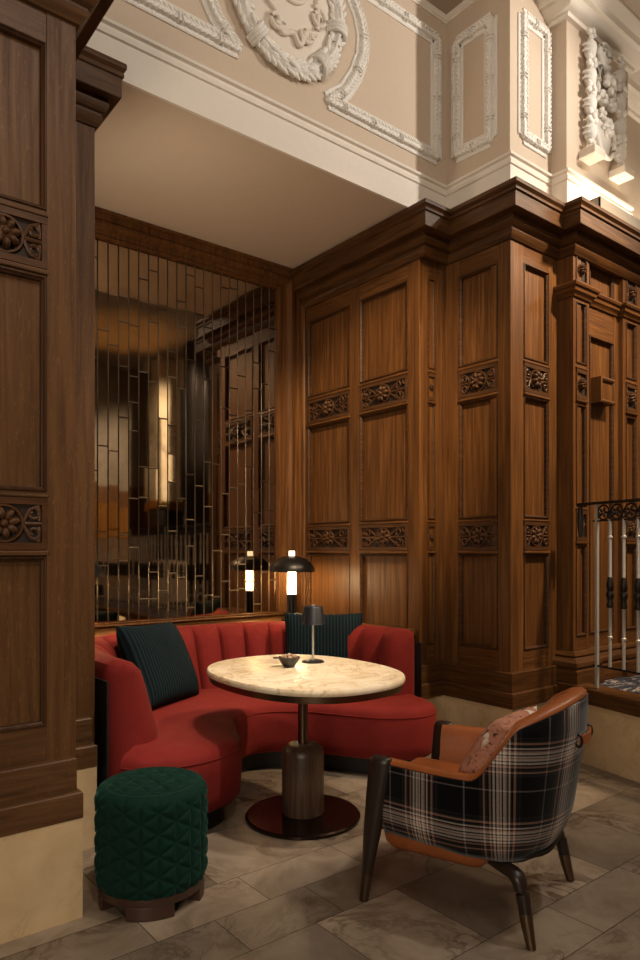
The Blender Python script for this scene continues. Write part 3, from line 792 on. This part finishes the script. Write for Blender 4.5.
# landing furnishings seen in the mirror
col = empty('marble_column', (6.07, -3.2, .468)); tag(col, 'tall veined white marble column on a dark base reflected in the mirror', 'column')
MB().box(-.27, .27, -.27, .27, 1.86, 4.67).build('shaft', M['column_marble'], col, 0, bevel=.02)
MB().box(-.25, .25, -.25, .25, 0, 1.70).build('pedestal', M['black_wood'], col, 0, bevel=.01)
MB().box(-.29, .29, -.29, .29, 1.70, 1.86).build('brass_collar', M['brass'], col, 0, bevel=.01)
bc = empty('black_column', (6.15, -2.1, .468)); tag(bc, 'dark fluted column beside the white marble column seen in the mirror', 'column')
MB().rings([[((.25-.018*(j % 2))*math.cos(2*PI*j/48), (.25-.018*(j % 2))*math.sin(2*PI*j/48), z) for j in range(48)] for z in (.30, 4.67)]).build('fluted_shaft', plain('black_gloss_stone', (.012, .010, .009), .15), bc, 20)
MB().lathe([(.32, 0), (.32, .12), (.29, .16), (.30, .24), (.27, .30)], 40).build('base', M['black_wood'], bc, 30)
cu = MB(); rs = []
for i in range(81):
    x = 4.7+1.1*i/80; y = -4.30+.035*math.sin(i*1.3)
    rs.append([(x, y, .47), (x, y+.0, 2.35), (x, y-.02, 2.35), (x, y-.02, .47)])
tag(cu.rings(rs).build('curtain', M['curtain'], None, 40), 'amber pleated curtain at the rear of the landing seen in the mirror', 'curtain')
tb = empty('linen_table', (5.35, -1.5, .468)); tag(tb, 'small table under a white cloth behind the balustrade seen in the mirror', 'table')
MB().lathe([(.30, .05), (.29, .3), (.275, .70), (.27, .735), (.0, .74)], 28).build('tablecloth', M['cloth'], tb, 40)
MB().lathe([(.26, 0), (.26, .05)], 24).build('base', M['black_wood'], tb, 30)
spot('landing_spot', (5.6, .2, 5.0), (6.0, -3.2, 3.2), 1500, 44, .7, .1, (1, .92, .80))
spot('ceiling_uplight', (4.9, -2.5, 3.4), (4.7, -2.3, 5.1), 60, 80, .6, .1, (1, .50, .14))
area('landing_lamp', (6.6, .6, 5.0), (6.2, -.4, 0), 1.0, 90)

# ------------------------------------------------------------------ banquette
bq = empty('banquette', (2.3, 3.6, 0)); tag(bq, 'curved red velvet banquette with a channelled back filling the oak niche', 'sofa')
B0 = Vector((2.3, 3.6, 0))
OUT = catmull([(1.24, 3.13, 0), (1.25, 3.5, 0), (1.385, 3.98, 0), (1.76, 4.29, 0), (2.3, 4.38, 0), (2.80, 4.30, 0), (3.13, 4.06, 0), (3.31, 3.65, 0), (3.375, 3.16, 0)], 14)
INN = catmull([(1.265, 3.07, 0), (1.345, 2.965, 0), (1.49, 2.915, 0), (1.68, 2.915, 0), (1.87, 3.00, 0), (1.99, 3.20, 0), (2.12, 3.44, 0), (2.36, 3.58, 0), (2.60, 3.45, 0), (2.74, 3.22, 0), (2.88, 3.0, 0), (3.08, 2.88, 0), (3.26, 2.92, 0), (3.345, 3.06, 0)], 14)
NT_ = 18*24+1
OUT, OL = resample(OUT, NT_); INN, IL = resample(INN, NT_)
No = normals2(OUT); Ni = normals2(INN)      # right-hand: outer heading +Y => +X = inwards
NCH = 18
def back_section(i):
    t = i/(NT_-1); u = t*NCH; ch = math.sqrt(max(0, 1-(2*(u-math.floor(u+1e-6))-1)**2)) if 0 < i < NT_-1 else 0
    if True: ch = .9 if t < .35/NCH or t > 1-.35/NCH else ch
    e = min(t, 1-t)*OL; end = math.sqrt(max(0, 1-(1-min(e/.085, 1))**2)) if e < .085 else 1
    bul = .074*ch*end
    S = [(.012, .10), (.0, .45), (.0, .80), (.012, .842), (.05, .862), (.09, .858), (.112+bul*.5, .835), (.128+bul*.9, .79), (.150+bul, .70), (.182+bul, .58), (.215+bul, .47), (.235+bul*.6, .40), (.24, .10)]
    mid = .125
    out = []
    for s_, z in S:
        s2 = mid+(s_-mid)*max(end, .12) ; zz = z-(1-end)*(.05 if z > .7 else 0)
        p = OUT[i]; n = No[i]; out.append((p.x+n.x*s2-B0.x, p.y+n.y*s2-B0.y, zz))
    return out
MB().rings([back_section(i) for i in range(NT_)]).build('backrest', M['red'], bq, 42)
def seat_section(i):
    a = OUT[i]+Vector((No[i].x, No[i].y, 0))*.16; b = INN[i]; n = Vector((Ni[i].x, Ni[i].y, 0))
    L = (b-a).length; dr = (b-a).normalized()
    S = []
    for r in (0, .25, .5, .72, .86):
        p = a.lerp(b-n*.07, r); S.append((p.x, p.y, .435+.02*math.sin(PI*min(r+.1, 1))))
    for o, z in ((-.045, .430), (-.022, .418), (-.007, .398), (0, .370), (.004, .29), (0, .20), (-.006, .14), (-.03, .115)):
        p = b+n*o; S.append((p.x, p.y, z))
    p = a; S.append((p.x, p.y, .115))
    return [(x-B0.x, y-B0.y, z) for x, y, z in S]
MB().rings([seat_section(i) for i in range(NT_)]).build('seat', M['red'], bq, 60)
MB().tube([(INN[i].x+Ni[i].x*.001-B0.x, INN[i].y+Ni[i].y*.001-B0.y, .375) for i in range(0, NT_, 2)], .0035, 6).build('piping', M['red'], bq, 60)
pl = []
for i in range(0, NT_, 3):
    a = OUT[i]+Vector((No[i].x, No[i].y, 0))*.05; b = INN[i]-Vector((Ni[i].x, Ni[i].y, 0))*.09
    pl.append([(a.x-B0.x, a.y-B0.y, 0), (b.x-B0.x, b.y-B0.y, 0), (b.x-B0.x, b.y-B0.y, .118), (a.x-B0.x, a.y-B0.y, .118)])
MB().rings(pl).build('plinth', M['plinth_black'], bq, 30)
sh_ = []
for i in range(0, NT_, 3):
    p = OUT[i]; n = No[i]
    sh_.append([(p.x-n.x*d-B0.x, p.y-n.y*d-B0.y, z) for d, z in ((.003, .02), (.013, .02), (.013, .77), (.003, .77))])
MB().rings(sh_).build('back_shell', M['black'], bq, 30)

# ledge that fills the niche behind the banquette
lg = MB(); k_ = [p for p in OUT]; nn_ = [Vector((q.x, q.y, 0)) for q in No]
inner = [k_[i]-nn_[i]*.014 for i in range(40, NT_-14, 4)]
outer = [Vector((min(max(2.34+(p.x-2.34)*3, 1.212), 3.474), min(p.y+(.0 if p.y < 3.9 else 1), 4.645), 0)) for p in inner]
lg.rings([[(a.x, a.y, .80), (b.x, b.y, .80), (b.x, b.y, .842), (a.x, a.y, .842)] for a, b in zip(inner, outer)])
struct(lg.build('trim_5', M['oak_h'], None, 30))

# ------------------------------------------------------------------ cushions
def cushion(name, w, h, th, mat, label, cat, pos, xdir, zdir, pinch=.05):
    n = 28; vs = []; fs = []; uvs = []
    for side in (1, -1):
        o = len(vs)
        for j in range(n+1):
            for i in range(n+1):
                a = 2*i/n-1; b = 2*j/n-1
                ex = 1-pinch*(1-b*b)*1.0*abs(a)**3; ez = 1-pinch*(1-a*a)*abs(b)**3
                f = max(0, (1-a**4))**.55*max(0, (1-b**4))**.55
                wr = .004*mnoise.noise(Vector((a*3, b*3, side*2)))*f
                vs.append((a*w/2*ex, side*(th/2*f+wr) - .012*math.sin(a*2.1)*f, h/2*b*ez+h/2))
                uvs.append((a*w/2+.5, b*h/2+.5))
        for j in range(n):
            for i in range(n):
                q = (o+j*(n+1)+i, o+j*(n+1)+i+1, o+(j+1)*(n+1)+i+1, o+(j+1)*(n+1)+i)
                fs.append(q if side < 0 else q[::-1])
    me = bpy.data.meshes.new(name); me.from_pydata(vs, [], fs); me.update()
    uv = me.uv_layers.new(name='uv')
    for l in me.loops: uv.data[l.index].uv = uvs[l.vertex_index]
    bm = bmesh.new(); bm.from_mesh(me); bmesh.ops.remove_doubles(bm, verts=bm.verts, dist=.0005); bmesh.ops.recalc_face_normals(bm, faces=bm.faces); bm.to_mesh(me); bm.free()
    me.shade_smooth(); me.materials.append(mat)
    ob = bpy.data.objects.new(name, me); COL.objects.link(ob)
    X = Vector(xdir).normalized(); Z = Vector(zdir); Z = (Z-X*Z.dot(X)).normalized(); Y = Z.cross(X)
    ob.matrix_world = Matrix((X, Y, Z)).transposed().to_4x4(); ob.location = pos
    return tag(ob, label, cat)
cushion('throw_pillow', .58, .53, .19, M['pinstripe'], 'dark teal pinstriped cushion propped in the left corner of the red banquette', 'cushion',
        (1.925, 3.83, .452), (.83, .50, -.045), (-.30, .30, .86))
cushion('throw_pillow', .56, .50, .17, M['pinstripe'], 'dark teal pinstriped cushion leaning on the banquette back behind the small table lamp', 'cushion',
        (2.985, 3.70, .465), (.80, -.60, -.01), (.16, .24, .95))

# ------------------------------------------------------------------ table
TX, TY = 2.165, 2.856
tb = empty('pedestal_table', (TX, TY, 0)); tag(tb, 'oval cream marble table on a turned wooden drum pedestal in front of the banquette', 'table')
def superell(a, b, p, z, n=96):
    out = []
    for i in range(n):
        t = 2*PI*i/n; c, s = math.cos(t), math.sin(t)
        out.append((a*abs(c)**(2/p)*(1 if c >= 0 else -1), b*abs(s)**(2/p)*(1 if s >= 0 else -1), z))
    return out
TA, TB, TP = .44, .555, 2.35
MB().rings([superell(TA-.014, TB-.014, TP, .730), superell(TA-.004, TB-.004, TP, .733), superell(TA, TB, TP, .741), superell(TA, TB, TP, .754), superell(TA-.004, TB-.004, TP, .762), superell(TA-.012, TB-.012, TP, .765)]).build('tabletop', M['table_marble'], tb, 40)
MB().rings([superell(TA-.05, TB-.05, TP, .700), superell(TA-.014, TB-.014, TP, .700), superell(TA-.010, TB-.010, TP, .7295), superell(TA-.05, TB-.05, TP, .7295)]).build('top_rim', M['bronze'], tb, 30)
MB().lathe([(.026, .37), (.026, .702)], 20).build('stem', M['bronze'], tb)
MB().lathe([(.105, .026), (.109, .032), (.109, .33), (.103, .358), (.085, .376), (.055, .382), (.028, .384)], 40).build('drum', M['walnut'], tb, 50)
MB().lathe([(.292, 0), (.298, .004), (.298, .016), (.290, .022), (.10, .026)], 64).build('base_disc', M['dark_bronze'], tb, 30)

# table lamp
tl = empty('cordless_lamp', (2.354, 3.013, .765)); tag(tl, 'small charcoal cordless lamp with a drum shade standing on the marble table', 'lamp')
MB().lathe([(.062, 0), (.062, .004), (.055, .009), (.008, .012)], 32).build('base', M['grey_metal'], tl, 40)
MB().lathe([(.0058, .01), (.0058, .300)], 12).build('pole', M['steel'], tl)
MB().lathe([(.066, .212), (.0645, .214), (.055, .305), (.050, .310), (.012, .312), (.012, .309), (.049, .307), (.053, .303), (.063, .214)], 36, caps=False).build('lamp_shade', M['grey_metal'], tl, 40)
MB().lathe([(.012, .3125), (.012, .317)], 16).build('touch_button', M['steel'], tl)
MB().lathe([(.020, .285), (.020, .296)], 16).build('light_disc', glow('warm_led_disc', (1, .85, .65), 8), tl)
# bowl and nuts
bw = empty('bowl', (2.155, 2.965, .765)); tag(bw, 'little dark flared bowl of nuts on the marble table', 'bowl')
MB().lathe([(.026, 0), (.030, .003), (.048, .030), (.060, .052), (.057, .054), (.044, .032), (.024, .010), (.002, .008)], 32).build('vessel', M['bowl'], bw, 50)
MB().box(-.085, -.052, -.012, .012, .046, .053).build('handle', M['bowl'], bw, 0, bevel=.003).rotation_euler = (0, 0, -.6)
rng = random.Random(2); nutm = None
spots = [(0, 0)]+[(.018*math.cos(a), .018*math.sin(a)) for a in (0, 1.26, 2.5, 3.8, 5)]+[(.037*math.cos(a), .037*math.sin(a)) for a in [k*.7 for k in range(9)]]
for k, (x, y) in enumerate(spots):
    rot = Matrix.Rotation(rng.uniform(0, PI), 3, 'Z')
    rr = math.hypot(x, y)
    o = MB().ball((0, 0, 0), .0125, .009, .009, 10, 7).build('nut', M['nut'] if k % 3 else M['nut_pale'], None, 60)
    o.location = (2.155+x, 2.965+y, .765+.064-rr*.28); o.rotation_euler = (rng.uniform(-.4, .4), rng.uniform(-.4, .4), rng.uniform(0, 6))
    tag(o, 'roasted nut heaped in the little dark bowl', 'nut', 'nuts in the dark bowl')

# mushroom lamp on the ledge
ml = empty('mushroom_lamp', (3.17, 4.325, .842)); tag(ml, 'black dome-shaded lamp with a lit glass column on the ledge by the right oak wall', 'lamp')
MB().lathe([(.085, 0), (.085, .010), (.07, .016), (.03, .018)], 32).build('base', M['black_metal'], ml, 40)
st = MB()
for k in range(5):
    a = 2*PI*k/5+.3; st.lathe([(.013, .015), (.013, .205)], 10, (.026*math.cos(a), .026*math.sin(a), 0))
st.lathe([(.014, .015), (.014, .205)], 10); st.build('column', M['black_metal'], ml, 40)
tu = MB()
for k in range(5):
    a = 2*PI*k/5+.3; tu.lathe([(.011, .206), (.011, .40)], 12, (.024*math.cos(a), .024*math.sin(a), 0))
tu.build('glass_tubes', M['tube_glow'], ml, 40)
dm = []
for k in range(13):
    th = (PI/2)*k/12; dm.append((max(.178*math.cos(th), .02), .382+.120*math.sin(th)))
dm2 = [(r-.004 if r > .03 else r, z-.004) for r, z in dm][::-1]
MB().lathe(dm+dm2, 48, caps=False).build('lamp_shade', M['black_metal'], ml, 50)
MB().lathe([(.024, .500), (.024, .537), (.021, .540)], 20).build('knob', M['knob_glow'], ml, 30)
MB().lathe([(.026, .540), (.026, .546), (.02, .549)], 20).build('knob_cap', M['black_metal'], ml, 30)
m_two = ml.copy(); COL.objects.link(m_two); m_two.location = (1.49, 4.325, .842)
for ch in list(ml.children):
    c_ = ch.copy(); COL.objects.link(c_); c_.parent = m_two
tag(m_two, 'black dome lamp mostly hidden behind the left oak pier, only its shade edge showing', 'lamp', 'dome lamps on the ledge')
ml['group'] = 'dome lamps on the ledge'

# ------------------------------------------------------------------ stool
so = empty('stool', (1.20, 2.585, 0)); tag(so, 'round dark green velvet pouf with triangle quilting beside the oak pier', 'stool')
SR = .222; q = MB(); NA = 320; spq = 2*PI*SR/20
def groove(x, z):
    d = 9
    for nx, nz in ((1, 0), (.5, .8660254), (.5, -.8660254)):
        p = (x*nx+z*nz)/spq; d = min(d, abs(p-round(p))*spq)
    return d
def puff(d): return .011*(1-math.exp(-d/.010))
rs = []
zs = [.082+i*.0042 for i in range(81)]
for z in zs:
    e = 1.0
    dz = min(z-.082, .42-z)
    edge = 0 if z > .11 else (.11-z)*.35
    row = []
    for j in range(NA):
        a = 2*PI*j/NA; r = SR-.010-edge+puff(groove(a*SR, z)); row.append((r*math.cos(a), r*math.sin(a), z))
    rs.append(row)
for k in range(1, 7):
    th = PI/2*k/6
    rs.append([((SR-.010-.035*(1-math.cos(th))+puff(groove(2*PI*j/NA*SR, .418+.035*math.sin(th)))*math.cos(th))*math.cos(2*PI*j/NA), (SR-.010-.035*(1-math.cos(th))+puff(groove(2*PI*j/NA*SR, .418+.035*math.sin(th)))*math.cos(th))*math.sin(2*PI*j/NA), .418+.035*math.sin(th)+.006*(1-math.cos(th))) for j in range(NA)])
for k in range(1, 46):
    r = (SR-.045)*(1-k/46)
    rs.append([(r*math.cos(2*PI*j/NA), r*math.sin(2*PI*j/NA), .453+.012*(1-(r/SR)**2)-.004+puff(groove(r*math.cos(2*PI*j/NA), r*math.sin(2*PI*j/NA)))*min(1, k/6)) for j in range(NA)])
q.rings(rs).build('quilted_cover', M['green'], so, 80)
MB().lathe([(.19, .052), (.208, .052), (.210, .056), (.210, .082), (.19, .084)], 64).build('base_ring', M['stool_wood'], so, 40)
def foot(a0, a1):
    m = MB(); rs = []
    for k in range(13):
        a = a0+(a1-a0)*k/12; rs.append([(r*math.cos(a), r*math.sin(a), z) for r, z in ((.15, 0), (.207, 0), (.207, .053), (.15, .053))])
    return m.rings(rs).build('foot', M['stool_wood'], so, 30, bevel=.003)
for k in range(4):
    c = R(-117)+k*PI/2; foot(c-R(26), c+R(26))

# ------------------------------------------------------------------ armchair
CX, CY = 2.236, 1.818
ac = empty('armchair', (CX, CY, 0), math.atan2(.326, .945)); tag(ac, 'tub armchair in black and white plaid wool with tan leather inside and dark legs', 'chair')
# plan curve at arm height, from front-left post round the back to front-right
half = [(-.322, .245), (-.338, .12), (-.348, 0), (-.345, -.13), (-.318, -.26), (-.25, -.365), (-.145, -.42), (0, -.44)]
plan = half+[(-x, y) for x, y in half[-2::-1]]
PC, PLn = resample(catmull([(x, y, 0) for x, y in plan], 12), 121)
Nc = normals2(PC)      # heading -Y first: right side = -X = outward
def topz(p):
    y = p.y
    t = min(max((-.115-y)/.18, 0), 1); t = t*t*(3-2*t)
    t2 = min(max((-.24-y)/.20, 0), 1)
    return .575+.175*t+.10*t2
def shell_section(i):
    p = PC[i]; n = Vector((Nc[i].x, Nc[i].y, 0)); tz = topz(p); out = []
    zb = .25+.038*min(max((p.y+.3)/.3, 0), 1)
    for k in range(15):
        f = k/14; z = zb+(tz-.018-zb)*f
        low = max(0, 1-(z-.25)/.16); ins = -.055*low*low*(1 if p.y < .25 else .4) - .075*min(max((-.08-p.y)/.3, 0), 1)*max(0, 1-(z-.25)/.48)
        q_ = p+n*ins; out.append((q_.x, q_.y, z))
    return out
vs = []; uvs = []; fs = []
acc = 0
for i in range(121):
    if i: acc += (PC[i]-PC[i-1]).length
    for k, p in enumerate(shell_section(i)): vs.append(p); uvs.append((acc, p[2]))
for i in range(120):
    for k in range(14):
        a = i*15+k; fs.append((a, a+1, a+16, a+15))
me = bpy.data.meshes.new('outer_shell'); me.from_pydata(vs, [], fs); me.update()
uv = me.uv_layers.new(name='uv')
for l in me.loops: uv.data[l.index].uv = uvs[l.vertex_index]
me.shade_smooth(); me.materials.append(M['plaid'])
os_ = bpy.data.objects.new('outer_shell', me); COL.objects.link(os_); os_.parent = ac
sd = os_.modifiers.new('thickness', 'SOLIDIFY'); sd.thickness = .012; sd.offset = 0
# leather inner shell with rolled rim
def inner_section(i):
    p = PC[i]; n = Vector((Nc[i].x, Nc[i].y, 0)); tz = topz(p); hi = min(max((tz-.575)/.2, 0), 1)
    out = []
    th = .055+.02*hi
    for o, z in ((-.008, tz-.022), (.002, tz-.014), (.000, tz-.004), (-.014, tz+.004), (-th*.6, tz+.002), (-th*.95, tz-.012), (-th-.012, tz-.05), (-th-.02-.02*hi, tz-.12-.05*hi), (-th-.035, .44), (-th-.05, .30), (-.11, .30)):
        q_ = p+n*o; out.append((q_.x, q_.y, z))
    return out
MB().rings([inner_section(i) for i in range(121)]).build('inner_upholstery', M['leather'], ac, 60)
# seat cushion and under-frame
def rrect(x0, x1, y0, y1, r, z, ins=0):
    out = []
    for cx_, cy_, a0 in ((x1-r, y1-r, 0), (x0+r, y1-r, 90), (x0+r, y0+r, 180), (x1-r, y0+r, 270)):
        for k in range(7):
            a = R(a0+15*k); out.append((cx_+(r-ins)*math.cos(a), cy_+(r-ins)*math.sin(a), z))
    return out
MB().rings([rrect(-.262, .262, -.17, .362, .06, z, i_) for z, i_ in ((.265, .03), (.272, .008), (.30, 0), (.39, 0), (.418, .010), (.430, .03), (.436, .055))]).build('seat', M['leather'], ac, 60)
MB().rings([rrect(-.285, .285, -.16, .275, .07, z, i_) for z, i_ in ((.206, .06), (.212, .03), (.235, .006), (.262, 0), (.30, .01))]).build('seat_pan', M['leather'], ac, 50)
MB().rings([rrect(-.235, .235, -.345, -.05, .16, z) for z in (.268, .285)]).build('underside_panel', M['black'], ac, 30)
for sx in (-1, 1):
    lg = MB(); secs = []
    for z, w, d, x, y in ((0, .015, .017, .312, .325), (.12, .020, .022, .314, .308), (.28, .029, .036, .318, .284), (.44, .030, .044, .320, .262), (.56, .030, .050, .320, .245), (.577, .027, .046, .320, .243), (.585, .017, .036, .320, .242)):
        secs.append([(sx*x+w*math.cos(a)*(1 if abs(math.cos(a)) < .9 else 1), y+d*math.sin(a), z) for a in [2*PI*k/16 for k in range(16)]])
    lo = lg.rings(secs).build('front_leg', M['chair_wood'], ac, 50)
    fe = [[(sx*x+w*math.cos(a), y+d*math.sin(a), z) for a in [2*PI*k/16 for k in range(16)]] for z, w, d, x, y in ((0, .0162, .0182, .312, .325), (.115, .0212, .0232, .314, .3085))]
    MB().rings(fe).build('ferrule', M['ferrule'], lo, 40)
    rl = MB()
    path = catmull([(sx*.15, -.08, .232), (sx*.225, -.19, .236), (sx*.262, -.262, .228), (sx*.275, -.288, .185), (sx*.288, -.312, .07), (sx*.296, -.328, 0)], 8)
    npt = len(path)
    rad = [(.020+.010*min(1, k/(npt*.4))) if k < npt*.45 else (.030-.0155*((k-npt*.45)/(npt*.55))) for k in range(npt)]
    ro = rl.tube(path, rad, 14, .85, up=(0, 1, 0) if False else (0, 0, 1)).build('rear_leg', M['chair_wood'], ac, 50)
    j0 = next(k for k, p in enumerate(path) if k > npt*.5 and p.z < .115)
    MB().tube(path[j0:], [r+.0012 for r in rad[j0:]], 14, .85).build('ferrule', M['ferrule'], ro, 40)
# leather pull strap on the back
hs = MB(); pts = []
for k in range(9):
    x = -.085+.17*k/8; pts.append((x, -.444-.016*math.sin(PI*k/8), .690))
rs = [[(x, y, z+dz) for y, dz in ((y_-.004, -.017), (y_+.004, -.017), (y_+.004, .017), (y_-.004, .017))] for x, y_, z in pts]
hs.rings(rs).build('pull_strap', M['leather'], ac, 30)
for sx in (-1, 1):
    MB().tube([(sx*.088, -.440+.012*math.cos(a), .690+.022*math.sin(a)) for a in [2*PI*k/16 for k in range(16)]], .005, 6, 1, True, up=(1, 0, 0)).build('strap_ring', M['black_metal'], ac, 50)
# cushion in the chair
ca = math.atan2(.326, .945); fx, fy = math.cos(ca), math.sin(ca); gx, gy = -math.sin(ca), math.cos(ca)
cpx, cpy = CX+gx*(-.02)+fx*(-.01), CY+gy*(-.02)+fy*(-.01)
cushion('floral_cushion', .40, .36, .13, M['floral'], 'salmon floral cushion with pale patches leaning inside the plaid armchair', 'cushion',
        (cpx, cpy, .437), (fx, fy, 0), (-gx*.55, -gy*.55, .85))
